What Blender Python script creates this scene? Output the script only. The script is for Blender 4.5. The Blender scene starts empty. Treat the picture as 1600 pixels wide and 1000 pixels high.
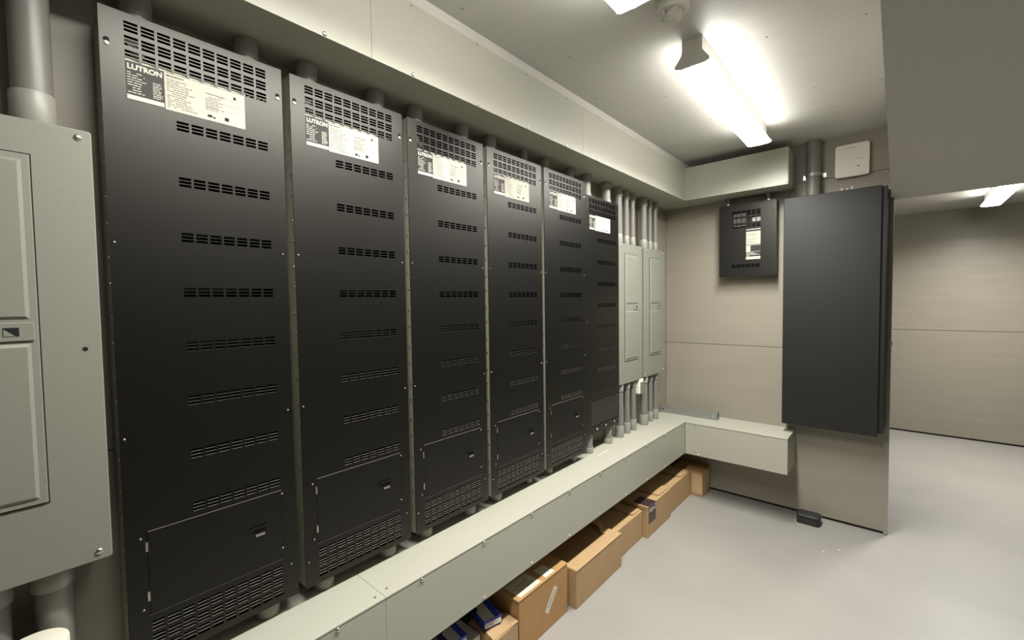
import bpy, bmesh, math, random
from mathutils import Vector, Matrix
random.seed(7)
sc = bpy.context.scene
COL = sc.collection

# ------------------------------------------------------------------ camera
F, YAW, PITCH, ROLL = 678.7427, .7253, .0399, -.0138
fw = Vector((-math.sin(YAW)*math.cos(PITCH), math.cos(YAW)*math.cos(PITCH), -math.sin(PITCH)))
rt = Vector((math.cos(YAW), math.sin(YAW), 0)); up = rt.cross(fw)
r2 = rt*math.cos(ROLL)+up*math.sin(ROLL); u2 = up*math.cos(ROLL)-rt*math.sin(ROLL)
cam = bpy.data.cameras.new('camera'); camo = bpy.data.objects.new('camera', cam); COL.objects.link(camo)
cam.sensor_width = 36; cam.lens = F/1600*36; cam.clip_start = .02
M = Matrix((r2, u2, -fw)).transposed().to_4x4(); M.translation = Vector((1.3, 0, 1.4671))
camo.matrix_world = M
sc.camera = camo
# ------------------------------------------------------------------ world, exposure
w = bpy.data.worlds.new('world'); sc.world = w; w.use_nodes = True
w.node_tree.nodes['Background'].inputs[0].default_value = (.5, .5, .5, 1)
w.node_tree.nodes['Background'].inputs[1].default_value = .03
sc.view_settings.view_transform = 'Standard'; sc.view_settings.look = 'None'
sc.view_settings.gamma = 1; sc.view_settings.use_curve_mapping = False
sc.view_settings.exposure = 1.3
LAMP = 8.0           # glow of the lit lamp lenses
LAMP_W = 11.0        # downward light of each lamp
LAMP_COLOR = (1.0, .982, .93)

# ------------------------------------------------------------------ materials
def lin(c):
    f = lambda v: v/12.92 if v <= .04045 else ((v+.055)/1.055)**2.4
    return tuple(f(v/255) for v in c)+(1,)
MATS = {}
def mat(name, rgb, rough=.5, metal=0, noise=None, amt=.0, bump=0, bscale=80, stretch=None, emit=0, spec=.5, coat=0):
    if name in MATS: return MATS[name]
    m = bpy.data.materials.new(name); m.use_nodes = True; MATS[name] = m
    nt = m.node_tree; b = nt.nodes['Principled BSDF']
    c = lin(rgb)
    b.inputs['Base Color'].default_value = c; b.inputs['Roughness'].default_value = rough
    b.inputs['Metallic'].default_value = metal; b.inputs['Specular IOR Level'].default_value = spec
    if name == 'black_powder_coat': b.inputs['Specular Tint'].default_value = (1, .95, .86, 1)
    if coat: b.inputs['Coat Weight'].default_value = coat; b.inputs['Coat Roughness'].default_value = .25
    if emit:
        b.inputs['Emission Color'].default_value = LAMP_COLOR+(1,); b.inputs['Emission Strength'].default_value = emit
    tc = nt.nodes.new('ShaderNodeTexCoord')
    def ntex(scale, detail):
        mp = nt.nodes.new('ShaderNodeMapping'); nt.links.new(tc.outputs['Object'], mp.inputs[0])
        if stretch: mp.inputs['Scale'].default_value = stretch
        n = nt.nodes.new('ShaderNodeTexNoise'); nt.links.new(mp.outputs[0], n.inputs['Vector'])
        n.inputs['Scale'].default_value = scale; n.inputs['Detail'].default_value = detail
        return n
    if noise:
        n = ntex(noise, 5); r = nt.nodes.new('ShaderNodeValToRGB')
        r.color_ramp.elements[0].position = .3; r.color_ramp.elements[1].position = .72
        r.color_ramp.elements[0].color = tuple(v*(1-amt) for v in c[:3])+(1,)
        r.color_ramp.elements[1].color = tuple(min(1, v*(1+amt)) for v in c[:3])+(1,)
        nt.links.new(n.outputs[0], r.inputs[0]); nt.links.new(r.outputs[0], b.inputs['Base Color'])
    if bump:
        n = ntex(bscale, 4); bp = nt.nodes.new('ShaderNodeBump'); bp.inputs['Strength'].default_value = bump
        bp.inputs['Distance'].default_value = .01
        nt.links.new(n.outputs[0], bp.inputs['Height']); nt.links.new(bp.outputs[0], b.inputs['Normal'])
    return m

FLOOR = mat('floor_paint', (150, 147, 141), .42, noise=2.2, amt=.06, bump=.03, bscale=30)
CEIL = mat('ceiling_paint', (190, 188, 180), .5, noise=3, amt=.03, bump=.06, bscale=7, stretch=(.35, 2.2, 1))
WALL = mat('wall_paint', (146, 140, 126), .45, noise=4, amt=.03, bump=.07, bscale=6, stretch=(.6, .6, 4))
WALLF = mat('wall_paint_rippled', (146, 140, 126), .36, noise=4, amt=.03, bump=.22, bscale=3.2, stretch=(.8, .8, 4.5))
SOFF = mat('soffit_paint', (192, 189, 182), .6, noise=60, amt=.03)
GAP = mat('dark_gap', (30, 29, 27), .9)
DUCT = mat('duct_enamel', (168, 167, 153), .38, noise=3, amt=.015, spec=.45)
BLACK = mat('black_powder_coat', (6, 6, 5), .385, noise=9, amt=.15, spec=.55)
BLACK2 = mat('black_panel_paint', (22, 22, 20), .5, noise=5, amt=.08, spec=.5)
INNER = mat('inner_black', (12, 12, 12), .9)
TUB = mat('tub_enamel', (140, 140, 124), .45)
PANEL = mat('panel_grey_enamel', (128, 129, 118), .42, noise=300, amt=.03, bump=.04, bscale=420)
PVC = mat('grey_pvc', (120, 118, 111), .4, noise=6, amt=.03)
PVC2 = mat('pale_pvc', (144, 142, 133), .4)
CHROME = mat('bright_zinc', (215, 213, 205), .28, 1)
GALV = mat('galvanized', (168, 170, 166), .45, .8, noise=25, amt=.12, stretch=(.3, 3, 3))
WHITE = mat('label_white', (212, 209, 192), .7, spec=.15)
WPLAST = mat('white_plastic', (236, 231, 219), .4)
LABELW = mat('rating_label_paper', (194, 191, 176), .75, spec=.1)
LABELINK = mat('rating_label_print', (92, 90, 82), .75, spec=.1)
DARKLBL = mat('label_dark', (50, 49, 47), .55, spec=.3)
INK = mat('ink', (48, 47, 45), .7, spec=.1)
PALEINK = mat('pale_ink', (116, 113, 104), .7, spec=.1)
CARD = mat('cardboard', (178, 148, 108), .7, noise=18, amt=.05, stretch=(1, 1, .3))
CARD2 = mat('cardboard_warm', (174, 134, 86), .65, noise=14, amt=.06)
CARDIN = mat('cardboard_inside', (150, 118, 82), .8)
TAPE = mat('packing_tape', (196, 170, 128), .22, spec=.6)
BLUE = mat('blue_carton', (38, 62, 170), .35)
GREYLBL = mat('grey_label', (188, 187, 182), .5)
RUB = mat('black_plastic', (38, 38, 37), .5, bump=.1, bscale=60)
LENS = mat('lamp_lens', (240, 240, 235), .4, emit=LAMP)
LAMPW = mat('lamp_white_enamel', (205, 203, 196), .45)
BROWN = mat('brown_print', (58, 46, 46), .4)
GREEN = mat('green_board', (70, 110, 80), .5)

# ------------------------------------------------------------------ mesh helpers
class MB:
    def __init__(s): s.v = []; s.f = []
    def add(s, vs, fs):
        o = len(s.v); s.v += [tuple(v) for v in vs]; s.f += [tuple(i+o for i in f) for f in fs]; return s
    def box(s, x0, x1, y0, y1, z0, z1):
        return s.add([(x0,y0,z0),(x1,y0,z0),(x1,y1,z0),(x0,y1,z0),(x0,y0,z1),(x1,y0,z1),(x1,y1,z1),(x0,y1,z1)],
                     [(0,3,2,1),(4,5,6,7),(0,1,5,4),(1,2,6,5),(2,3,7,6),(3,0,4,7)])
    def cyl(s, c, r, h, axis='z', n=20, r2=None, caps=True):
        r2 = r if r2 is None else r2; vs = []
        for k, (rr, t) in enumerate(((r, 0), (r2, h))):
            for i in range(n):
                a = 2*math.pi*i/n; p, q = rr*math.cos(a), rr*math.sin(a)
                d = {'z': (p, q, t), 'x': (t, p, q), 'y': (q, t, p)}[axis]
                vs.append((c[0]+d[0], c[1]+d[1], c[2]+d[2]))
        fs = [(i, (i+1) % n, n+(i+1) % n, n+i) for i in range(n)]
        if caps: fs += [tuple(range(n))[::-1], tuple(range(n, 2*n))]
        return s.add(vs, fs)
    def lathe(s, c, prof, n=28):
        vs = []; fs = []; m = len(prof)
        for r, z in prof:
            for i in range(n):
                a = 2*math.pi*i/n; vs.append((c[0]+r*math.cos(a), c[1]+r*math.sin(a), c[2]+z))
        for k in range(m-1):
            for i in range(n):
                j = (i+1) % n; fs.append((k*n+i, k*n+j, (k+1)*n+j, (k+1)*n+i))
        fs += [tuple(range(n))[::-1], tuple(range((m-1)*n, m*n))]
        return s.add(vs, fs)
    def prism(s, prof, a0, a1, axis):       # closed 2-D outline swept along an axis
        n = len(prof)
        def P(p, t): return {'x': (t, p[0], p[1]), 'y': (p[0], t, p[1]), 'z': (p[0], p[1], t)}[axis]
        vs = [P(p, a0) for p in prof]+[P(p, a1) for p in prof]
        return s.add(vs, [(i, (i+1) % n, n+(i+1) % n, n+i) for i in range(n)]+[tuple(range(n))[::-1], tuple(range(n, 2*n))])
    def tube(s, pts, r, n=8):
        rings = []
        for i, p in enumerate(pts):
            p = Vector(p); d = (Vector(pts[min(i+1, len(pts)-1)])-Vector(pts[max(i-1, 0)])).normalized()
            a = d.orthogonal().normalized() if i == 0 else (a-d*a.dot(d)).normalized()
            b = d.cross(a); rings.append([p+a*r*math.cos(2*math.pi*k/n)+b*r*math.sin(2*math.pi*k/n) for k in range(n)])
        vs = [v for q in rings for v in q]; fs = []
        for i in range(len(pts)-1):
            for k in range(n):
                j = (k+1) % n; fs.append((i*n+k, i*n+j, (i+1)*n+j, (i+1)*n+k))
        fs += [tuple(range(n))[::-1], tuple(range((len(pts)-1)*n, len(pts)*n))]
        return s.add(vs, fs)
    def mesh(s, name, m, off=(0,0,0), bevel=0, seg=2, smooth=False, angle=35):
        me = bpy.data.meshes.new(name); me.from_pydata(s.v, [], s.f)
        bm = bmesh.new(); bm.from_mesh(me)
        bmesh.ops.recalc_face_normals(bm, faces=bm.faces)
        if bevel:
            es = [e for e in bm.edges if len(e.link_faces) == 2 and e.calc_face_angle(0) > math.radians(40)]
            bmesh.ops.bevel(bm, geom=es, offset=bevel, segments=seg, affect='EDGES', profile=.5, clamp_overlap=True)
        bmesh.ops.translate(bm, verts=bm.verts, vec=-Vector(off))
        bm.to_mesh(me); bm.free()
        if smooth:
            for p in me.polygons: p.use_smooth = True
            me.set_sharp_from_angle(angle=math.radians(angle))
        me.materials.append(m); return me

def rootloc(p):
    while p.parent: p = p.parent
    return p.location
def put(name, me, parent=None, loc=(0,0,0)):
    o = bpy.data.objects.new(name, me); COL.objects.link(o); o.parent = parent; o.location = loc; return o
def part(name, mb, m, parent, **k):            # geometry given in world coordinates
    return put(name, mb.mesh(name, m, rootloc(parent), **k), parent)
def single(name, mb, m, loc, label, cat, group=None, **k):
    o = put(name, mb.mesh(name, m, loc, **k), None, loc); tag(o, label, cat, group); return o
def tag(o, label, cat, group=None):
    o['label'] = label; o['category'] = cat
    if group: o['group'] = group
def thing(name, label, cat, loc, group=None):
    o = bpy.data.objects.new(name, None); COL.objects.link(o); o.location = loc; o.empty_display_size = .05
    tag(o, label, cat, group); return o
def struct(name, mb, m, label=None, parent=None, **k):
    o = put(name, mb.mesh(name, m, **k), parent)
    if not parent:
        o['kind'] = 'structure'
        if label: o['label'] = label
    return o
def copy_tree(o, loc, label):
    def rec(s, par):
        c = s.copy(); COL.objects.link(c); c.parent = par
        for ch in list(s.children): rec(ch, c)
        return c
    c = rec(o, None); c.location = loc; c['label'] = label; return c
def B(*a): return MB().box(*a)
_dg = None
def text_mesh(name, body, size, m, bold=0.0, extrude=.0002):
    cu = bpy.data.curves.new(name, 'FONT'); cu.body = body; cu.size = size; cu.extrude = extrude; cu.offset = bold
    cu.resolution_u = 3
    t = bpy.data.objects.new(name, cu); COL.objects.link(t)
    bpy.context.view_layer.update()
    me = bpy.data.meshes.new_from_object(t.evaluated_get(bpy.context.evaluated_depsgraph_get()))
    bpy.data.objects.remove(t); me.materials.clear(); me.materials.append(m); me.name = name
    xs = [v.co.x for v in me.vertices]; ys = [v.co.y for v in me.vertices]
    return me, min(xs), max(xs), min(ys), max(ys)
def text_fit(name, body, m, parent, facing, a0, a1, z0, z1, plane, bold=0.0):
    """lettering filling a0..a1 by z0..z1 on plane x=plane ('x') or y=plane ('y')"""
    me, x0, x1, y0, y1 = text_mesh(name, body, .1, m, bold)
    sx = (a1-a0)/(x1-x0); sy = (z1-z0)/(y1-y0)
    for v in me.vertices:
        u, q, e = a0+(v.co.x-x0)*sx, z0+(v.co.y-y0)*sy, v.co.z
        v.co = Vector((plane+e, u, q)) if facing == 'x' else Vector((u, plane-e, q))
        v.co -= rootloc(parent)
    return put(name, me, parent)

# shared screw meshes: facing +x and facing -y
def screw_mesh(name, r, axis, sign, m, h=.004):
    mb = MB(); n = 10
    prof = [(r, 0), (r, h*.35), (r*.75, h*.8), (r*.3, h)]
    vs = []; fs = []
    for q, t in prof:
        for i in range(n):
            a = 2*math.pi*i/n; p, s_ = q*math.cos(a), q*math.sin(a)
            vs.append((sign*t, p, s_) if axis == 'x' else (p, sign*t, s_) if axis == 'y' else (p, s_, sign*t))
    for k in range(len(prof)-1):
        for i in range(n): fs.append((k*n+i, k*n+(i+1) % n, (k+1)*n+(i+1) % n, (k+1)*n+i))
    fs.append(tuple(range((len(prof)-1)*n, len(prof)*n)))
    return mb.add(vs, fs).mesh(name, m, smooth=True, angle=50)
SCR_X = screw_mesh('screw', .0065, 'x', 1, CHROME)
ZINC = mat('dull_zinc', (150, 148, 140), .4, .9)
SCR_X_S = screw_mesh('screw', .003, 'x', 1, ZINC, .0022)
SCR_X_K = screw_mesh('screw', .0048, 'x', 1, WHITE, .003)
SCR_Y = screw_mesh('screw', .0055, 'y', -1, CHROME)
SCR_Z = screw_mesh('screw', .004, 'z', -1, PVC, .002)
def screw(me, parent, p): return put('screw', me, parent, Vector(p)-rootloc(parent))

# ------------------------------------------------------------------ the setting
XL, YB, ZC, XE, YF, ZF, ZS = -.11, 3.485, 2.484, 1.262, 6.3675, 2.358, 2.065
floor = struct('floor', B(XL-.1, 2.6, -2.6, YF+.1, -.1, 0), FLOOR, 'smooth grey painted concrete floor')
ceil = struct('ceiling', B(XL-.1, 1.265, -2.6, YB+.02, ZC, ZC+.1), CEIL, 'pale grey painted plywood ceiling')
struct('ceiling_far', B(.2, 2.6, 3.575, YF+.1, ZF, ZF+.1), CEIL, 'pale ceiling of the space beyond the partition')
soff = struct('ceiling_soffit', B(1.265, 2.6, -2.6, 3.57, ZS, 2.60), SOFF, 'low flat grey soffit over the passage')
struct('joint', B(1.9, 1.906, -2.6, 3.57, ZS-.0012, ZS+.001), GAP, parent=soff)
wl = struct('wall_left', B(XL-.1, XL-.012, -2.6, YB+.1, 0, ZC+.1), GAP, 'grey plywood wall behind the tall black cabinets')
for a, b in ((-2.59, -.152), (-.148, 2.29), (2.294, YB-.0)):
    for c, d in ((.012, 1.124), (1.127, ZC)):
        struct('plywood_sheet', B(XL-.012, XL, a, b, c, d), WALL, parent=wl, bevel=.001, seg=1)
wb = struct('wall_back', B(XL-.1, XE, YB+.012, YB+.09, 0, ZC+.1), GAP, 'taupe plywood partition at the end of the room')
for c, d in ((.018, 1.1285), (1.1315, 2.238), (2.240, ZC)):
    struct('plywood_sheet', B(XL, XE, YB, YB+.012, c, d), WALL, parent=wb, bevel=.001, seg=1)
wf = struct('wall_far', B(.2, 2.6, YF+.012, YF+.1, 0, ZF+.1), GAP, 'grey plywood wall at the far end beyond the partition')
for a, b in ((.2, 2.6),):
    for c, d in ((.018, 1.113), (1.117, ZF)):
        struct('plywood_sheet', B(a, b, YF, YF+.012, c, d), WALLF, parent=wf, bevel=.001, seg=1)
DARKW = mat('unseen_wall_dark', (62, 61, 58), .6, noise=4, amt=.05)  # unseen walls, dark tone chosen to dim reflections in the black cabinets
struct('wall_right', B(2.5, 2.6, -2.6, YF+.1, 0, 2.6), DARKW)
struct('wall_rear', B(XL-.1, 2.6, -2.7, -2.6, 0, 2.6), DARKW)
struct('wall_divider', B(.2, .3, YB+.09, YF+.1, 0, 2.6), WALL)
struct('trim_1', B(XL, .101, -2.6, YB, 2.4285, ZC), CEIL, 'painted batten between the upper duct and the ceiling')
t2 = struct('trim_2', B(XE-.004, XE+.016, YB-.004, YB+.095, .004, ZS-.002), PVC2, 'pale metal edge strip on the end of the partition', bevel=.0015)
struct('strike_plate', B(XE+.004, XE+.020, YB-.007, YB+.03, 1.17, 1.205), CHROME, parent=t2, bevel=.001)
for x, y in ((.905,1.96),(.985,2.58),(1.04,2.99),(.42,2.17),(.50,2.62),(.56,3.02),(.155,1.95),(.16,2.35),(.165,2.8),(1.20,2.05),(1.23,2.7),(.27,1.55),(.16,1.05),(1.1,1.45)):
    put('screw', SCR_Z, ceil, (x, y, ZC))

# ------------------------------------------------------------------ ceiling lamps
def lamp(label, xc, y0, y1, zc, skew=0, watts=LAMP_W):
    t = thing('ceiling_lamp', label, 'ceiling lamp', (xc, y0, zc), 'fluorescent wraparound lamps')
    z = zc
    part('housing', B(xc-.038, xc+.038, y0+.001, y1-.001, z-.057, z), LAMPW, t, bevel=.002, seg=1)
    lens = [(xc-.036, z-.058), (xc-.060, z-.092), (xc-.0605, z-.098), (xc-.045, z-.104), (xc, z-.107), (xc+.045, z-.104), (xc+.0605, z-.098), (xc+.060, z-.092), (xc+.036, z-.058)]
    part('diffuser', MB().prism(lens, y0+.006, y1-.006, 'y'), LENS, t)
    cap = [(xc-.039, z-.05), (xc-.0395, z-.058), (xc-.064, z-.092), (xc-.0645, z-.099), (xc-.047, z-.106), (xc+.047, z-.106), (xc+.0645, z-.099), (xc+.064, z-.092), (xc+.0395, z-.058), (xc+.039, z-.05)]
    for a, b in ((y0-.005, y0+.006), (y1-.006, y1+.003)):
        part('end_cap', MB().prism(cap, a, b, 'y'), LAMPW, t)
    part('end_plate', B(xc-.0385, xc+.0385, y0-.001, y0+.003, z-.056, z), LAMPW, t)
    li = bpy.data.lights.new('tube_light', 'AREA'); li.shape = 'RECTANGLE'; li.size = .112; li.size_y = y1-y0-.02
    li.energy = watts; li.color = LAMP_COLOR; li.spread = math.radians(156)
    lo = bpy.data.objects.new('tube_light', li); COL.objects.link(lo); lo.parent = t; lo.location = (0, (y1-y0)/2, -.1085)
    t.rotation_euler.z = skew
    return t
lamp('fluorescent wraparound lamp shining in full view on the ceiling', .688, 1.765, 2.935, ZC, .012, 17.5)
lamp('lit lamp cut off by the top edge, nearest the ceiling detector', .684, .13, 1.305, ZC, .006, 13.5)
lamp('bright lamp seen beyond the partition under the low soffit', 1.90, 4.45, 5.66, ZF, 0, 22.0)

t = thing('smoke_detector', 'round grey ceiling detector between the two lamps', 'detector', (.712, 1.512, ZC))
part('base', MB().lathe((.712, 1.512, ZC), [(.052, 0), (.053, -.012), (.050, -.016), (.0525, -.018), (.0525, -.028), (.047, -.036)], 32), LAMPW, t, smooth=True)
part('sensor_head', MB().lathe((.712, 1.512, ZC), [(.031, -.034), (.032, -.05), (.029, -.058), (.020, -.063), (.019, -.067)], 28), LAMPW, t, smooth=True)
for k in range(5):
    a = k*2*math.pi/5+.4
    part('rib', MB().box(.712+.037*math.cos(a)-.004, .712+.037*math.cos(a)+.004, 1.512+.037*math.sin(a)-.004, 1.512+.037*math.sin(a)+.004, ZC-.05, ZC-.034), LAMPW, t, bevel=.001)

# ------------------------------------------------------------------ wireways (sheet-metal ducts)
def cover_screws(parent, mesh, pts):
    for p in pts: screw(mesh, parent, p)
# upper run along the left wall
XU, Z0, Z1 = .1255, 2.1950, 2.4283
t = thing('upper_wireway', 'long pale grey metal duct under the ceiling above the black cabinets', 'duct', (XL, -.5, Z0))
part('body', B(XL+.0012, XU-.0035, -1.2, YB-.0012, Z0+.001, Z1-.0008), DUCT, t)
for a, b in ((-1.2, -.4475), (-.4465, .7155), (.7168, 1.8735), (1.8748, 3.2475)):
    part('cover_panel', MB().prism([(XU-.003, Z0+.0005), (XU-.003, Z1-.001), (XU, Z1-.001), (XU, Z0), (XU-.016, Z0), (XU-.016, Z0+.0005)], a, b, 'y'), DUCT, t)
part('bottom_plate', B(XL+.0012, XU-.016, -1.2, YB-.0012, Z0, Z0+.001), DUCT, t)
for k in range(12):
    y = -.002+.2882*k
    if y < 3.20:
        screw(SCR_X, t, (XU, y, Z0+.008))
        if k != 0: screw(SCR_X_S, t, (XU, y, Z1-.009))
# short return on the back wall
YU = 3.248
t = thing('short_wireway', 'short duct stub on the back wall above the small black cabinet', 'duct', (XU+.002, YB, Z0))
part('body', B(XU+.0005, .770, YU+.003, YB-.0005, Z0+.001, Z1-.001), DUCT, t)
for a, b in ((XU+.0005, .204), (.2052, .770)):
    part('cover_panel', MB().prism([(YU, Z0), (YU, Z1), (YU+.003, Z1), (YU+.003, Z0+.0005), (YU+.016, Z0+.0005), (YU+.016, Z0)], a, b, 'x'), DUCT, t)
part('end_plate', B(.770, .773, YU+.006, YB-.0005, Z0+.002, Z1-.002), DUCT, t)
for x in (.351, .631): screw(SCR_Y, t, (x, YU, Z1-.006)); screw(SCR_Y, t, (x, YU, Z0+.008))
screw(SCR_Y, t, (.762, YU, Z0+.012)); screw(SCR_Y, t, (.198, YU, Z0+.012))
# lower run
XT, T0, T1, YT = .1505, .344, .578, 3.1946
t = thing('lower_wireway', 'long pale grey metal trough running below the black cabinets', 'duct', (XL, -.5, T0))
part('body', B(XL+.0012, XT-.003, -1.2, YB-.0012, T0, T1-.003), DUCT, t)
for a, b in ((-1.2, -.5006), (-.4994, .6994), (.7006, 1.9), (1.9008, YT+.001)):
    part('front_cover', B(XT-.003, XT, a, b, T0, T1-.0035), DUCT, t)
    lid = [(XL+.0012, T1-.003), (XL+.0012, T1), (XT+.0004, T1), (XT+.0014, T1-.001), (XT+.0014, T1-.005), (XT+.0002, T1-.005), (XT+.0002, T1-.003)]
    part('lid', MB().prism(lid, a, b if b < 3 else YB-.0012, 'y'), DUCT, t)
for k in range(13):
    y = -.31+.2860*k
    if y < 3.15:
        screw(SCR_X, t, (XT+.002, y, T1-.012)); screw(SCR_X, t, (XT, y-.003, T0+.010))
for p in ((.128, .678), (.118, .724)):
    put('screw', screw_mesh('screw', .004, 'z', 1, PVC), t, Vector((p[0], p[1], T1))-t.location)
t = thing('short_trough', 'short pale metal trough stub on the back wall beside the floor box', 'duct', (XT+.003, YB, T0))
part('body', B(XT+.0025, .791, YT+.003, YB-.0005, T0, T1-.003), DUCT, t)
part('front_cover', B(XT+.0025, .794, YT, YT+.003, T0, T1-.0035), DUCT, t)
part('lid', MB().prism([(YT-.002, T1-.006), (YT-.002, T1-.002), (YT-.001, T1), (YB-.001, T1), (YB-.001, T1-.003), (YT-.0004, T1-.003), (YT-.0004, T1-.006)], XT+.0025, .794, 'x'), DUCT, t)
part('end_plate', B(.791, .794, YT+.003, YB-.0005, T0, T1-.0035), DUCT, t)
for p in ((.229, .562), (.227, .380), (.378, .572), (.658, .571), (.655, .356), (.245, .354)): screw(SCR_Y, t, (p[0], YT, p[1]))

# ------------------------------------------------------------------ slotted sheet-metal covers
LIP = mat('edge_glint', (116, 114, 106), .4)  # bare up-facing slot edges and door top, caught light painted in as paler grey
def grid_plate(name, m, us, vs, hole, P, N, thick, parent):
    """sheet with rectangular holes: us, vs break lines, hole(u,v) tells a cell is open; P(u,v,d) -> point, d = depth behind the face"""
    vid = {}; V = []; Fc = []; lip = set()
    def vx(i, j, d):
        k = (i, j, d)
        if k not in vid: vid[k] = len(V); V.append(P(us[i], vs[j], thick*d))
        return vid[k]
    nu, nv = len(us)-1, len(vs)-1
    solid = [[not hole((us[i]+us[i+1])/2, (vs[j]+vs[j+1])/2) for j in range(nv)] for i in range(nu)]
    S = lambda i, j: 0 <= i < nu and 0 <= j < nv and solid[i][j]
    for i in range(nu):
        for j in range(nv):
            if not solid[i][j]: continue
            Fc.append((vx(i,j,0), vx(i+1,j,0), vx(i+1,j+1,0), vx(i,j+1,0)))
            n0 = len(Fc); inner = 0 < i < nu-1 and 0 < j < nv-1
            if not S(i-1,j): Fc.append((vx(i,j,0), vx(i,j+1,0), vx(i,j+1,1), vx(i,j,1)))
            if not S(i+1,j): Fc.append((vx(i+1,j+1,0), vx(i+1,j,0), vx(i+1,j,1), vx(i+1,j+1,1)))
            if not S(i,j-1): Fc.append((vx(i+1,j,0), vx(i,j,0), vx(i,j,1), vx(i+1,j,1)))
            n0 = len(Fc)
            if not S(i,j+1): Fc.append((vx(i,j+1,0), vx(i+1,j+1,0), vx(i+1,j+1,1), vx(i,j+1,1)))
            if inner: lip.update(range(n0, len(Fc)))
    me = bpy.data.meshes.new(name); me.from_pydata(V, [], Fc)
    off = rootloc(parent)
    for v in me.vertices: v.co -= off
    me.materials.append(m); me.materials.append(LIP)
    for k in lip: me.polygons[k].material_index = 1
    me.update()
    return put(name, me, parent)
def uniq(a):
    out = []
    for v in sorted(a):
        if not out or v-out[-1] > 1e-5: out.append(v)
    return out

def fine_print(mb, a0, a1, z0, z1, rows, P, h, rnd, gapp=.25):
    """rows of small dashes standing in for unreadable print; P(a,z,d)->point"""
    for k in range(rows):
        z = z1-(k+.5)*(z1-z0)/rows; a = a0
        end = a0+(a1-a0)*rnd.uniform(.55, 1)
        while a < end:
            l = rnd.uniform(.003, .010); b = min(a+l, end)
            if rnd.random() > gapp*.4: quad(mb, a, b, z-h/2, z+h/2, P)
            a = b+rnd.uniform(.0008, .002)
def quad(mb, a, b, c, d, P, t=.0003):
    v = [P(a,c,0), P(b,c,0), P(b,d,0), P(a,d,0), P(a,c,t), P(b,c,t), P(b,d,t), P(a,d,t)]
    mb.add(v, [(0,1,2,3), (4,5,6,7), (0,1,5,4), (1,2,6,5), (2,3,7,6), (3,0,4,7)])

def data_label(t, y0, y1, yd, z0, z1, x, big=True):
    """two-tone rating label on plane x, dark left field and white right field"""
    rnd = random.Random(3)
    P = lambda o: (lambda a, z, d: (x+o+d, a, z))
    lb = part('rating_label', B(x, x+.0004, yd, y1, z0-.002, z1), LABELW, t)
    dl = part('brand_label', B(x, x+.0004, y0, yd-.0012, z0, z1), DARKLBL, t)
    k = (z1-z0)/.084
    mb = MB(); quad(mb, y0+.0008, yd-.002, z0+.0008, z0+.0105*k, P(.0004))
    wy = yd-y0
    fine_print(mb, y0+.002, y0+.62*wy, z0+.014*k, z1-.021*k, 9, P(.0004), .0016*k, rnd)
    fine_print(mb, y0+.68*wy, yd-.003, z0+.014*k, z1-.032*k, 9, P(.0004), .0016*k, rnd, 0)
    part('pale_print', mb, WHITE, dl)
    text_fit('lettering', 'LUTRON', WHITE, dl, 'x', y0+.003, yd-.004, z1-.0165*k, z1-.004*k, x+.0005, .004)
    mb = MB(); W = y1-yd
    fine_print(mb, yd+.004, yd+.40*W, z0+.004*k, z1-.012*k, 13, P(.0004), .0014*k, rnd)
    fine_print(mb, yd+.48*W, yd+.74*W, z0+.022*k, z1-.018*k, 10, P(.0004), .0013*k, rnd, .6)
    fine_print(mb, yd+.003, yd+.33*W, z1-.009*k, z1-.003*k, 1, P(.0004), .0028*k, rnd, 0)
    for zz in (.03, .046, .062): quad(mb, yd+.48*W, y1-.012, z0+zz*k, z0+zz*k+.0003, P(.0004))
    part('print', mb, LABELINK, lb)
    mb = MB()
    quad(mb, yd+.50*W, yd+.56*W, z0+.006*k, z0+.012*k, P(.0004)); quad(mb, yd+.57*W, yd+.60*W, z0+.005*k, z0+.009*k, P(.0004))
    quad(mb, yd+.72*W, yd+.775*W, z0+.006*k, z0+.015*k, P(.0004)); quad(mb, y1-.026, y1-.020, z1-.018*k, z1-.011*k, P(.0004))
    part('certification_marks', mb, INK, lb)

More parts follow.
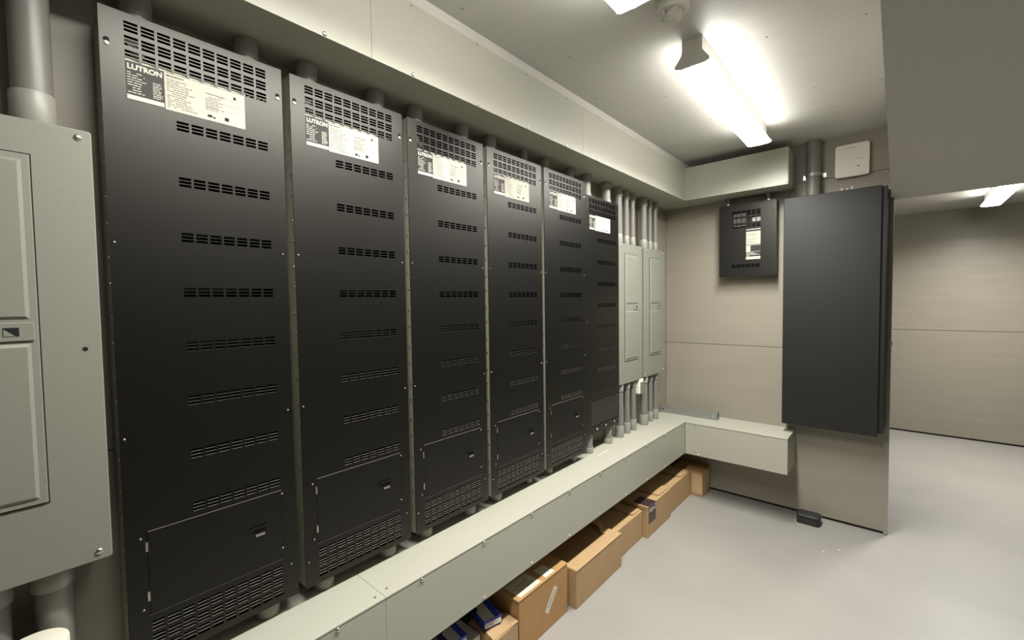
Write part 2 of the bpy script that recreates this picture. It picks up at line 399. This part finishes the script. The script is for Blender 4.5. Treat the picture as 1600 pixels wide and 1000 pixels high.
CW, CP, C0, ZT, ZBT = .3734, .3953, .1337, 2.126, .624
def slots(tops, c0, n, p, sw):
    return [(c0+i*p, c0+i*p+sw, zt-.0083*k-.0058, zt-.0083*k) for zt in tops for i in range(n) for k in range(3)]
def dimmer_cabinet(label, y0, xf, cw, zb, zt, slot, door, group):
    t = thing('dimming_cabinet', label, 'electrical cabinet', (XL, y0, zb), group)
    us = [y0, y0+cw]; vs = [zb, zt]
    for a, b, c, d in slot: us += [y0+a, y0+b]; vs += [c, d]
    if door: us += [y0+door[0], y0+door[1]]; vs += [door[2], door[3]]
    holes = [(y0+a, y0+b, c, d) for a, b, c, d in slot]
    if door: holes.append((y0+door[0], y0+door[1], door[2], door[3]))
    byrow = {}
    def hole(u, v): return any(a < u < b and c < v < d for a, b, c, d in holes)
    grid_plate('cover', BLACK, uniq(us), uniq(vs), hole, lambda u, v, d: (xf-d, u, v), None, .003, t)
    q = .0015
    mb = MB()
    mb.box(XL+.0012, XL+.0024, y0+q, y0+cw-q, zb+q, zt-q)
    mb.box(XL+.0012, xf-.0032, y0+q, y0+q+.002, zb+q, zt-q); mb.box(XL+.0012, xf-.0032, y0+cw-q-.002, y0+cw-q, zb+q, zt-q)
    mb.box(XL+.0012, xf-.0032, y0+q, y0+cw-q, zb+q, zb+q+.002); mb.box(XL+.0012, xf-.0032, y0+q, y0+cw-q, zt-q-.002, zt-q)
    part('tub', mb, TUB, t)
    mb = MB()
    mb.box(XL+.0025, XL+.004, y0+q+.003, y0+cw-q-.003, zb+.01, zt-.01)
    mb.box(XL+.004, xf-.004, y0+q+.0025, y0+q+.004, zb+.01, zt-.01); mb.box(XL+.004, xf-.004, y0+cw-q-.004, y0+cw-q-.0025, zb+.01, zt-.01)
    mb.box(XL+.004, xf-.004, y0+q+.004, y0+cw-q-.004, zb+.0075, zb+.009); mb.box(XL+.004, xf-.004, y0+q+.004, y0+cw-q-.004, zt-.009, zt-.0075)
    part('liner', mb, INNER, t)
    mb = MB(); z = zb+.1
    while z < zt-.15:
        for dz in (0, .058): mb.cyl((xf-.014, y0+q+.0003, z+dz), .0032, -.003, 'y', 8)
        z += .133
    rv = part('rivet_row', mb, CHROME, t); rv['kind'] = 'stuff'
    return t
rows8 = [1.914-.1331*i for i in range(8)]
sl = slots([2.108, 2.0765, 2.045], .0415, 10, .0296, .0242)+slots(rows8, .1303, 7, .0296, .0242)+slots([.7285, .697, .6655], .0415, 10, .0296, .0242)
DOOR = (.0395, .3365, .745, .9475)
LAB5 = ['tall black vented cabinet nearest the camera, beside the left grey panelboard',
        'second tall black vented cabinet counting from the left',
        'third tall black vented cabinet counting from the left, middle of the five tallest',
        'fourth tall black vented cabinet counting from the left',
        'fifth tall black vented cabinet, last with a small door, beside the shorter one']
GRP = 'row of black vented electrical cabinets'
t = dimmer_cabinet(LAB5[0], C0, 0, CW, ZBT, ZT, sl, DOOR, GRP)
y0 = C0
data_label(t, y0+.0415, y0+.2785, y0+.1105, 1.937, 2.021, .0002)
# white sheet and loose wires seen through the third row of slots
part('inner_sheet', B(-.012, -.0115, y0+.040, y0+.285, 1.99, 2.036), WHITE, t)
mb = MB(); rnd = random.Random(5)
for k in range(7):
    yy = y0+.045+.004*k; mb.tube([(-.03, yy, 2.08), (-.012-.002*k, yy+.006, 2.06), (-.014, yy+.01, 2.04), (-.03, yy+.02, 2.02)], .0014, 6)
for k in range(4):
    yy = y0+.285+.012*k; mb.tube([(-.03, yy, 2.00), (-.012, yy+.006, 2.028), (-.013, yy+.014, 2.034), (-.03, yy+.03, 2.02)], .0016, 6)
part('wires', mb, PVC2, t)['kind'] = 'stuff'
d = part('door', B(-.0022, -.0004, y0+DOOR[0]+.0012, y0+DOOR[1]-.0005, DOOR[2]+.0005, DOOR[3]-.0018), BLACK, t)
part('door_edge_glint', B(-.0003, .0007, y0+DOOR[0]+.002, y0+DOOR[1]-.002, DOOR[3]-.0034, DOOR[3]-.0019), LIP, d)  # pale strip painting the light caught along the top of the door
for z in (.910, .792): part('hinge', B(-.002, .0022, y0+DOOR[0]-.0035, y0+DOOR[0]+.001, z-.011, z+.011), CHROME, d)
part('latch_lip', MB().prism([(-.0004, .8585), (.006, .8605), (.0065, .8625), (-.0004, .8625)], y0+.252, y0+.297, 'y'), BLACK, d)
part('latch_pocket', B(-.0003, .0003, y0+.262, y0+.292, .842, .8585), INNER, d)
part('latch_tongue', B(.0003, .0035, y0+.266, y0+.289, .8375, .8425), PVC, d)
for a, z in ((.0115, 2.049), (.3615, 2.0465)):
    part('keyhole', MB().cyl((.0001, y0+a, z+.005), .0055, .0004, 'x', 14), INNER, t)
    screw(SCR_X_K, t, (.0003, y0+a, z-.003))
for a, z in ((.0085, 1.613), (.3615, 1.612), (.0085, 1.17), (.3605, 1.169), (.028, .932), (.3365, .9335), (.028, .763), (.3345, .777), (.3555, .720), (.010, .70)):
    screw(SCR_X_S, t, (.0, y0+a, z))
for k in range(1, 5): copy_tree(t, (XL, C0+CP*k, ZBT), LAB5[k])
# shorter sixth cabinet
rows7 = [1.835-.1265*i for i in range(7)]
sl6 = slots([2.054, 2.022, 1.990], .0445, 10, .0312, .0245)+slots(rows7, .135, 7, .0312, .0245)+slots([.886, .8605, .835, .8095, .784, .7585], .06, 10, .0322, .027)
x6, y6 = -.015, 2.1105
t = dimmer_cabinet('shorter black vented cabinet between the tall ones and the grey panelboards', y6, x6, .389, .692, 2.068, sl6, None, GRP)
data_label(t, y6+.0445, y6+.2845, y6+.110, 1.880, 1.964, x6+.0002)
part('crease', MB().prism([(x6, .917), (x6+.003, .919), (x6+.003, .921), (x6, .926)], y6+.06, y6+.382, 'y'), BLACK, t)
for a, z in ((.0255, 2.008), (.371, 2.009), (.012, 1.35), (.376, 1.35)): screw(SCR_X_S, t, (x6, y6+a, z))
for a, z in ((.119, .713), (.222, .716), (.328, .717)): screw(SCR_X, t, (x6, y6+a, z))

# ------------------------------------------------------------------ grey panelboards
def panelboard(label, y0, y1, z0, z1, xf, d0, d1, dz0, dz1, extra=()):
    t = thing('panelboard', label, 'electrical panel', (XL, y0, z0), 'grey panelboards with a latched door')
    part('tub', B(XL, xf-.012, y0+.012, y1-.012, z0+.012, z1-.012), PANEL, t)
    mb = MB(); r = .006; pr = []
    for cy, cz, a0 in ((y1-r, z1-r, 0), (y0+r, z1-r, 90), (y0+r, z0+r, 180), (y1-r, z0+r, 270)):
        for k in range(4):
            a = math.radians(a0+30*k); pr.append((cy+r*math.cos(a), cz+r*math.sin(a)))
    part('cover', MB().prism(pr, xf-.014, xf, 'x'), PANEL, t, bevel=.002, seg=2)
    d = part('door', B(xf+.0008, xf+.004, d0, d1, dz0, dz1), PANEL, t, bevel=.0015)
    part('door_gap', B(xf, xf+.0009, d0-.0022, d1+.0022, dz0-.0025, dz1+.0025), GAP, t)
    zm = (dz0+dz1)/2
    e = .011
    for a, b in ((zm+.024, dz1-e), (dz0+e, zm-.024)):      # two raised fields with sloped edges
        h = .0045; mb = MB()
        o = [(d0+e, a), (d1-e, a), (d1-e, b), (d0+e, b)]; i = [(d0+e+.006, a+.006), (d1-e-.006, a+.006), (d1-e-.006, b-.006), (d0+e+.006, b-.006)]
        mb.add([(xf+.0038, *p) for p in o]+[(xf+.0038+h, *p) for p in i], [(4,5,6,7), (0,1,5,4), (1,2,6,5), (2,3,7,6), (3,0,4,7), (3,2,1,0)])
        part('raised_field', mb, PANEL, d)
    part('latch_plate', B(xf+.004, xf+.0075, d1-.075, d1-.006, zm-.018, zm+.018), PANEL, d, bevel=.0012)
    part('latch_recess', B(xf+.0075, xf+.0079, d1-.047, d1-.026, zm-.0085, zm+.0085), INNER, d)
    part('latch_thumb', MB().prism([(d1-.046, zm-.008), (d1-.031, zm-.008), (d1-.046, zm+.006)], xf+.0078, xf+.0085, 'x'), PANEL, d)
    for yy in (y0+.021, y1-.021):
        for zz in (z0+.019, z1-.017): screw(SCR_X, t, (xf, yy, zz))
    for yy, zz in extra: part('knockout_hole', MB().cyl((xf, yy, zz), .0045, .0004, 'x', 16), INNER, t)
    return t
panelboard('large grey panelboard cut off by the left edge of the picture', -.24, .112, .9255, 1.8385, .022, -.150, .0215, 1.078, 1.769, [(.086, 1.382)])
panelboard('grey panelboard with a plain door beside the last black cabinet', 2.517, 2.850, .927, 1.838, -.02, 2.590, 2.783, 1.075, 1.774)
panelboard('grey panelboard in the corner nearest the back wall', 2.876, 3.232, .929, 1.835, -.02, 2.966, 3.160, 1.075, 1.773)

# ------------------------------------------------------------------ conduits
def conduit(label, x, y, r, z0, z1, rings, group, m=PVC, cm=PVC2):
    t = thing('conduit', label, 'conduit', (x, y, z0), group)
    part('pipe', MB().cyl((x, y, z0), r, z1-z0, 'z', 24), m, t, smooth=True)
    for a, b, k in rings:
        part('coupling', MB().cyl((x, y, a), r+k, b-a, 'z', 24), cm, t, smooth=True, bevel=.0012)
    return t
ORD = ['first', 'second', 'third', 'fourth', 'fifth', 'sixth']
XC = -.052
tops = [(.070, .0275), (.300, .0275)]
for k in range(6):
    c = C0+CP*k
    zt = ZT if k < 5 else 2.068; zb = ZBT if k < 5 else .692
    rr = [(.0275, .0275), (.0275, .0275), (.026, .026), (.026, .018), (.0215, .0215), (.027, .027)][k]
    for q, (off, side) in enumerate(((.072, 'left'), (.303, 'right'))):
        r = rr[q]
        conduit('grey conduit stub above the %s side of the %s black cabinet from the left' % (side, ORD[k]), XC, c+off, r, zt, Z0, [(Z0-.035, Z0, .0035), (zt, zt+.022, .0035)] if k == 5 else [(zt+.02, Z0, .003)], 'conduits above the black cabinets', PVC2 if k == 5 else PVC)
        conduit('grey conduit stub below the %s side of the %s black cabinet from the left' % (side, ORD[k]), XC, c+off+.004, r, T1, zb, [(T1, min(T1+.034, zb-.002), .0035)], 'conduits below the black cabinets')
WHICH = ['leftmost', 'second', 'third', 'fourth', 'fifth', 'rightmost']
for k, (y, r) in enumerate(((2.567, .025), (2.673, .0195), (2.766, .018), (2.937, .026), (3.043, .0165), (3.133, .0175))):
    conduit('grey conduit above the two far panelboards, %s of six' % WHICH[k], XC, y, r, 1.838 if k < 3 else 1.835, Z0, [(1.838 if k < 3 else 1.835, 1.897, .0035), (2.135, Z0, .0035)], 'conduits above the far grey panelboards')
    conduit('grey conduit below the two far panelboards, %s of six' % WHICH[k], XC, y+.006, r, T1, .927 if k < 3 else .929, [(T1, .652, .0045), (.880, .927 if k < 3 else .929, .0035)], 'conduits below the far grey panelboards')
conduit('thick grey conduit rising from the left panelboard to the upper duct', XC, .033, .031, 1.8385, Z0, [(1.8385, 1.912, .004)], None)
conduit('thick grey conduit below the left panelboard, the one nearer the black cabinet', XC, .022, .029, T1, .9255, [(.872, .9255, .0045), (T1, T1+.04, .004)], 'conduits below the left panelboard')
conduit('thick grey conduit at the bottom left corner of the picture', XC, -.066, .029, T1, .9255, [(.872, .9255, .0045), (T1, T1+.04, .004)], 'conduits below the left panelboard')
for x, nm in ((.372, 'left'), (.628, 'right')):
    conduit('short conduit above the %s side of the small black cabinet' % nm, x, 3.435, .014, 2.141, Z0, [(2.141, 2.158, .004)], 'conduits above the small black cabinet', PVC, CHROME)
# big conduit on the back wall with its strap
xb, yb = .881, YB-.046
t = conduit('thick grey conduit strapped to the back wall above the large dark cabinet', xb, yb, .041, 2.128, ZC, [], None)
mb = MB(); n = 16; ring = []
for z0_, z1_ in ((2.255, 2.275),):
    outer = [(xb+.0440*math.cos(a), yb+.0440*math.sin(a)) for a in [math.pi+math.pi*i/n for i in range(n+1)]]
    inner = [(xb+.0412*math.cos(a), yb+.0412*math.sin(a)) for a in [2*math.pi-math.pi*i/n for i in range(n+1)]]
    mb.prism(outer+inner, z0_, z1_, 'z')
st = part('strap', mb, GALV, t)
for a, b in ((xb-.062, xb-.041), (xb+.041, xb+.066)):
    part('strap_ear', B(a, b, YB-.005, YB-.001, 2.250, 2.280), CHROME, st, bevel=.0015)
part('strap_leg', MB().box(xb-.044, xb-.0412, yb, YB-.003, 2.255, 2.275).box(xb+.0412, xb+.044, yb, YB-.003, 2.255, 2.275), GALV, st)

t = thing('conduit_fitting', 'small white box fitting hanging under the far panelboards', 'fitting', (-.05, 2.835, .817))
part('body', B(-.075, -.018, 2.806, 2.868, .822, .927), WPLAST, t, bevel=.006)
part('cover_plate', B(-.018, -.015, 2.812, 2.862, .83, .905), CHROME, t, bevel=.001)

# ------------------------------------------------------------------ back wall equipment
yf = 3.39
t = thing('small_black_cabinet', 'small black vented control cabinet on the back wall under the short duct', 'electrical cabinet', (.504, YB, 1.632))
x0, x1, zb, zt = .324, .684, 1.632, 2.141
sl = [(.411+i*.0305, .411+i*.0305+.0255, z-.0075, z) for i in range(6) for z in [2.090-.0098*k-(.006 if k > 3 else 0)-(.006 if k > 7 else 0) for k in range(11)]]
sl += [(.408+i*.0305, .408+i*.0305+.0255, z-.0058, z) for i in range(6) for z in (1.715, 1.7067, 1.6984)]
grid_plate('cover', BLACK, uniq([x0, x1]+[v for s_ in sl for v in s_[:2]]), uniq([zb, zt]+[v for s_ in sl for v in s_[2:]]),
           lambda u, v: any(a < u < b and c < v < d for a, b, c, d in sl), lambda u, v, d: (u, yf+d, v), None, .0016, t)
mb = MB(); q = .004
mb.box(x0+q, x1-q, YB-.003, YB-.001, zb+q, zt-q)
for a, b in ((x0+q, x0+q+.002), (x1-q-.002, x1-q)): mb.box(a, b, yf+.0018, YB-.003, zb+q, zt-q)
for a, b in ((zb+q, zb+q+.002), (zt-q-.002, zt-q)): mb.box(x0+q, x1-q, yf+.0018, YB-.003, a, b)
part('tub', mb, BLACK2, t)
mb = MB()
for a, b in ((x0, x0+.0015), (x1-.0015, x1)): mb.box(a, b, yf+.0016, yf+.012, zb, zt)
for a, b in ((zb, zb+.0015), (zt-.0015, zt)): mb.box(x0, x1, yf+.0016, yf+.012, a, b)
part('cover_flange', mb, BLACK, t)
part('circuit_board', B(.415, .498, yf+.012, yf+.014, 1.985, 2.075), PALEINK, t)
part('indicator', B(.488, .500, yf+.008, yf+.012, 2.045, 2.055), GREEN, t)
part('terminal_block', B(.535, .595, yf+.010, yf+.03, 2.005, 2.035), WPLAST, t, bevel=.002)
rnd = random.Random(9); Py = lambda o: (lambda a, z, d: (a, yf-o-d, z))
lb = part('rating_label', B(.5005, .590, yf-.0005, yf-.0001, 1.747, 1.957), LABELW, t)
mb = MB(); quad(mb, .5005, .590, 1.940, 1.951, Py(.0005)); quad(mb, .5005, .590, 1.845, 1.849, Py(.0005)); quad(mb, .528, .590, 1.8, 1.843, Py(.0005)); quad(mb, .5005, .590, 1.766, 1.798, Py(.0005))
part('dark_print', mb, DARKLBL, lb)['kind'] = 'stuff'
mb = MB()
for a, b, r in ((1.905, 1.93, 3), (1.855, 1.895, 5)): fine_print(mb, .506, .584, a, b, r, Py(.0005), .0022, rnd)
part('print', mb, LABELINK, lb)
mb = MB(); fine_print(mb, .503, .586, 1.768, 1.796, 4, Py(.0008), .003, rnd)
part('pale_print', mb, WHITE, lb)
for a, z in ((.665, 2.075), (.343, 1.72)): part('cover_screw', MB().cyl((a, yf-.001, z), .004, .001, 'y', 12), INNER, t)

t = thing('large_dark_cabinet', 'large plain dark cabinet on the back wall at the partition end', 'electrical cabinet', (.98, YB, .63))
part('tub', B(.742, 1.251, 3.362, YB-.0005, .655, 2.118), BLACK2, t, bevel=.003)
part('cover', B(.733, 1.226, 3.350, 3.362, .636, 2.124), BLACK2, t, bevel=.0035, seg=3)
for x, h in ((1.032, .016), (1.060, .012), (1.083, .020)):
    part('connector', MB().cyl((x, 3.40, 2.118), .004, .012+h, 'z', 10), WPLAST, t, smooth=True)
t = thing('network_box', 'white rounded plastic box high on the back wall', 'network box', (1.076, YB, 2.222))
mb = MB(); pr = []; r = .016
for cx, cz, a0 in ((1.162-r, 2.423-r, 0), (.991+r, 2.423-r, 90), (.991+r, 2.222+r, 180), (1.162-r, 2.222+r, 270)):
    for k in range(6):
        a = math.radians(a0+18*k); pr.append((cx+r*math.cos(a), cz+r*math.sin(a)))
part('shell', MB().prism(pr, 3.452, 3.474, 'y'), WPLAST, t, bevel=.004, seg=3, smooth=True)
part('wall_bracket', B(1.015, 1.140, 3.474, YB-.0005, 2.235, 2.405), RUB, t)
text_fit('lettering', 'LUTRON', PALEINK, t, 'y', 1.045, 1.094, 2.3935, 2.4005, 3.4515)
mb = MB(); fine_print(mb, 1.096, 1.13, 2.322, 2.328, 1, lambda a, z, d: (a, 3.4520-d, z), .002, rnd, 0)
part('print', mb, PALEINK, t)
part('port', MB().box(1.104, 1.113, 3.4512, 3.453, 2.278, 2.284), INNER, t)

# strut channel lying on the trough
t = thing('strut_channel', 'short galvanized strut channel lying on the trough in the corner', 'metal channel', (-.1, 3.38, T1))
ys, ye, zs = 3.362, 3.403, T1+.0005
mb = MB(); k = .0025
prof = [(ys, zs), (ys, zs+.056), (ye, zs+.056), (ye, zs), (ye-.009, zs), (ye-.009, zs+.007), (ye-.0065, zs+.007), (ye-k, zs+k), (ye-k, zs+.056-k), (ys+k, zs+.056-k), (ys+k, zs+k), (ys+.0065, zs+.007), (ys+.009, zs+.007), (ys+.009, zs)]
part('channel', mb.prism(prof, -.105, .325, 'x'), GALV, t)
for x in (-.082, .292): part('bolt_hole', MB().cyl((x, ys-.0006, zs+.028), .006, .0008, 'y', 14), INNER if x < 0 else CHROME, t)

# ------------------------------------------------------------------ cartons under the trough
def carton(label, x0, x1, y0, y1, h, m, split=None, flap=None, name='cardboard_carton'):
    """open-fold carton: body walls plus two long top flaps meeting near the middle"""
    t = thing(name, label, 'cardboard box', ((x0+x1)/2, (y0+y1)/2, 0), 'cardboard boxes under the trough')
    part('body', B(x0, x1, y0, y1, .0005, h-.004), m, t, bevel=.002)
    return t
G = CARD
t = carton('cardboard box with a slanted white sticker on its front', -.09, .153, 1.314, 1.664, .236, CARD2)
part('top_flap', B(-.088, .155, 1.316, 1.664, .2322, .2355), CARD2, t, bevel=.001)
part('side_flap', B(.05, .1535, 1.3105, 1.3145, .228, .2355), CARD, t)
lid = part('shipping_label', B(.05, .143, 1.335, 1.475, .2356, .2360), WHITE, t)
part('small_label', B(.072, .143, 1.51, 1.575, .2356, .2360), WHITE, t)
mb = MB(); fine_print(mb, 1.35, 1.46, .08, .12, 4, lambda a, z, d: (z, a, .2360+d), .004, rnd); part('print', mb, PALEINK, lid)
st = MB(); ca, sa = math.cos(math.radians(50)), math.sin(math.radians(50)); cy, cz = 1.535, .125
st.add([(.1532+dx, cy+ca*u-sa*v, cz+sa*u+ca*v) for dx in (0, .0004) for u, v in ((-.056, -.0165), (.056, -.0165), (.056, .0165), (-.056, .0165))], [(0,1,2,3), (4,5,6,7), (0,1,5,4), (1,2,6,5), (2,3,7,6), (3,0,4,7)])
stk = part('sticker', st, WHITE, t)
mb = MB(); 
for v in (-.005, 0, .005):
    for u in range(-3, 4):
        mb.add([(.1537, cy+ca*(u*.011+du)-sa*(v+dv), cz+sa*(u*.011+du)+ca*(v+dv)) for du, dv in ((0, 0), (.009, 0), (.009, .002), (0, .002))], [(0,1,2,3)])
part('print', mb, PALEINK, stk)

t = carton('long cardboard box with a torn lifted flap', -.09, .180, 1.700, 2.150, .188, CARD)
part('front_flap', B(.112, .182, 1.702, 2.150, .1842, .1875), CARD, t, bevel=.001)
part('inner_panel', B(-.085, .112, 1.703, 2.147, .1842, .1852), CARDIN, t)
n = 12; mb = MB(); vs = []
for i in range(n+1):                               # the torn flap, lifted in a wave
    y = 2.145-.020*math.sin(i*.9); x = .120-.205*i/n
    hgt = .190+.026*math.sin(math.pi*min(1, i/n*1.15))*(1 if i < n else .6)
    for (dy, dz) in ((0, hgt), (-.05-.016*math.sin(i*1.7), hgt-.004+.006*math.sin(i*2.1))):
        vs.append((x, y+dy, dz))
fs = [(2*i, 2*i+1, 2*i+3, 2*i+2) for i in range(n)]
vb = [(a, b, c-.003) for a, b, c in vs]; m_ = len(vs)
mb.add(vs+vb, fs+[tuple(j+m_ for j in f[::-1]) for f in fs]+[(2*i, 2*i+2, 2*i+2+m_, 2*i+m_) for i in range(n)]+[(2*i+1, 2*i+1+m_, 2*i+3+m_, 2*i+3) for i in range(n)]+[(0, m_, m_+1, 1), (2*n, 2*n+1, 2*n+1+m_, 2*n+m_)])
part('torn_flap', mb, CARD, t)

t = carton('plain cardboard box between the torn box and the dark-labelled box', -.09, .140, 2.153, 2.496, .172, CARD)
part('top_flap', B(-.088, .1405, 2.154, 2.494, .1682, .1705), CARD, t, bevel=.0008)
tab = [(-.088, 2.395), (.112, 2.395), (.126, 2.402), (.128, 2.415), (.128, 2.492), (-.088, 2.492)]
part('tuck_flap', MB().prism(tab, .1745, .1772, 'z'), CARD, t)

t = carton('cardboard box with a dark printed label reading Aero-3', -.09, .172, 2.506, 2.872, .196, CARD)
part('top_flap', B(-.088, .173, 2.508, 2.871, .1922, .1945), CARD, t, bevel=.0008)
tab = [(-.088, 2.700), (.140, 2.700), (.156, 2.708), (.160, 2.722), (.160, 2.869), (-.088, 2.869)]
part('tuck_flap', MB().prism(tab, .1985, .2012, 'z'), CARD, t)
part('side_flap', B(.05, .170, 2.5015, 2.5065, .186, .2), CARD, t)
lb = part('dark_label', MB().box(.1722, .1728, 2.521, 2.627, .085, .196).box(.065, .1728, 2.521, 2.627, .1946, .1952), BROWN, t)
text_fit('lettering', 'Aero-3', WHITE, lb, 'x', 2.527, 2.622, .152, .185, .1732, .0015)
mb = MB(); fine_print(mb, 2.53, 2.618, .098, .112, 2, lambda a, z, d: (.1728+d, a, z), .002, rnd); part('print', mb, PALEINK, lb)

t = carton('cardboard box with rounded flap tabs, second from the back wall', -.09, .156, 2.876, 3.285, .184, CARD)
part('top_flap', B(-.088, .157, 2.878, 3.284, .1802, .1825), CARD, t, bevel=.0008)
tab = [(-.088, 3.122), (.135, 3.122), (.148, 3.134), (.150, 3.15), (.150, 3.283), (-.088, 3.283)]
part('tuck_flap', MB().prism(tab, .1870, .1897, 'z'), CARD, t)

t = carton('taped cardboard box standing against the back wall in the corner', .02, .240, 3.305, 3.48, .186, CARD2)
part('top_flap', B(.021, .2395, 3.3045, 3.48, .1822, .1855), CARD2, t, bevel=.001)
part('packing_tape', MB().box(.162, .236, 3.3038, 3.3048, .02, .165), TAPE, t)
part('side_tape', MB().box(.2402, .2408, 3.33, 3.46, .01, .18), TAPE, t)

t = carton('small low cardboard box under the blue carton', .0, .155, 1.168, 1.303, .158, CARD)
fl = MB().add([(.148, 1.166, .1565), (.157, 1.303, .160), (.082, 1.306, .160), (.098, 1.170, .164), (.148, 1.166, .1535), (.157, 1.303, .157), (.082, 1.306, .157), (.098, 1.170, .161)], [(0,1,2,3), (7,6,5,4), (0,4,5,1), (1,5,6,2), (2,6,7,3), (3,7,4,0)])
part('top_flap', fl, CARD, t)

def blue_carton(label, x1, y0, y1, z0, h, ang, depth=.14):
    t = thing('blue_carton', label, 'small box', (x1, y0, z0), 'blue cartons under the trough')
    part('body', B(x1-depth, x1, y0, y1, z0, z0+h), BLUE, t, bevel=.002)
    part('top_label', B(x1-depth+.006, x1-.002, y0+.001, y0+(y1-y0)*.62, z0+h, z0+h+.0005), GREYLBL, t)
    fl = part('front_label', B(x1, x1+.0006, y0+.004, y1-.004, z0+.006, z0+h-.011), WPLAST, t)
    mb = MB(); fine_print(mb, y0+.008, y1-.012, z0+.010, z0+h-.014, 3, lambda a, z, d: (x1+.0006+d, a, z), .0016, rnd); part('print', mb, PALEINK, fl)
    n = 14; pr = [(x1-depth*.62+.016*math.cos(math.pi*i/n-math.pi/2), y0+.0005+.016*0+.014*abs(math.cos(math.pi*i/n-math.pi/2))) for i in range(n+1)]
    pr = [(x1-depth*.60-.016*math.cos(math.pi*i/n), y0+.0005+.013*math.sin(math.pi*i/n)) for i in range(n+1)]
    part('thumb_notch', MB().prism(pr, z0+h+.0004, z0+h+.0010, 'z'), INNER, t)
    t.rotation_euler.z = ang
    return t
blue_carton('blue carton with a grey top label lying on the small cardboard box', .094, 1.170, 1.252, .1645, .036, -.25)
t = thing('white_carton', 'white carton partly hidden beside the blue carton at the bottom edge', 'small box', (.06, 1.13, 0))
part('body', B(-.06, .079, 1.045, 1.160, .0005, .150), WPLAST, t, bevel=.002)
part('top_panel', B(-.06, .078, 1.046, 1.160, .150, .151), GREYLBL, t)
t2_ = carton('cardboard box at the bottom edge under a second blue carton', -.08, .075, .90, 1.04, .152, CARD)
part('top_flap', B(-.078, .074, .902, 1.038, .148, .1515), CARD, t2_)
blue_carton('blue and white carton lowest in the pile at the bottom edge', .066, 1.022, 1.096, .1520, .036, -.12)

# ------------------------------------------------------------------ small things
t = thing('power_brick', 'black rounded plastic brick on the floor against the partition', 'power adapter', (.889, 3.37, 0))
bx = []; r = .02
for cx, cy, a0 in ((.953-r, 3.42-r, 0), (.826+r, 3.42-r, 90), (.826+r, 3.322+r, 180), (.953-r, 3.322+r, 270)):
    for k in range(6):
        a = math.radians(a0+18*k); bx.append((cx+r*math.cos(a), cy+r*math.sin(a)))
part('lower_shell', MB().prism(bx, .0005, .038, 'z'), RUB, t, bevel=.003, smooth=True)
part('upper_shell', MB().prism([(.889+(x-.889)*1.02, 3.371+(y-3.371)*1.02) for x, y in bx], .0385, .060, 'z'), RUB, t, bevel=.008, seg=3, smooth=True)
t = thing('paper_roll', 'white paper roll standing on the trough at the bottom left corner', 'paper roll', (.040, -.010, T1))
part('paper', MB().cyl((.040, -.010, T1), .050, .228, 'z', 40), WHITE, t, smooth=True, bevel=.003)
part('core', MB().cyl((.040, -.010, T1+.2281), .011, .0006, 'z', 20), CARDIN, t)
for k, (x, y) in enumerate(((1.005, 3.03), (1.07, 3.1))):
    single('plaster_chip', MB().lathe((x, y, .0), [(.006, 0), (.005, .003), (.002, .004)], 7), WHITE, (x, y, 0), ['larger white chip of debris on the floor near the black brick', 'smaller white chip of debris on the floor near the black brick'][k], 'debris')
single('wire_scrap', B(.02, .0235, 2.17, 2.29, T1+.0002, T1+.003), WHITE, (.02, 2.2, T1), 'thin pale wire scrap lying on top of the long trough', 'scrap')
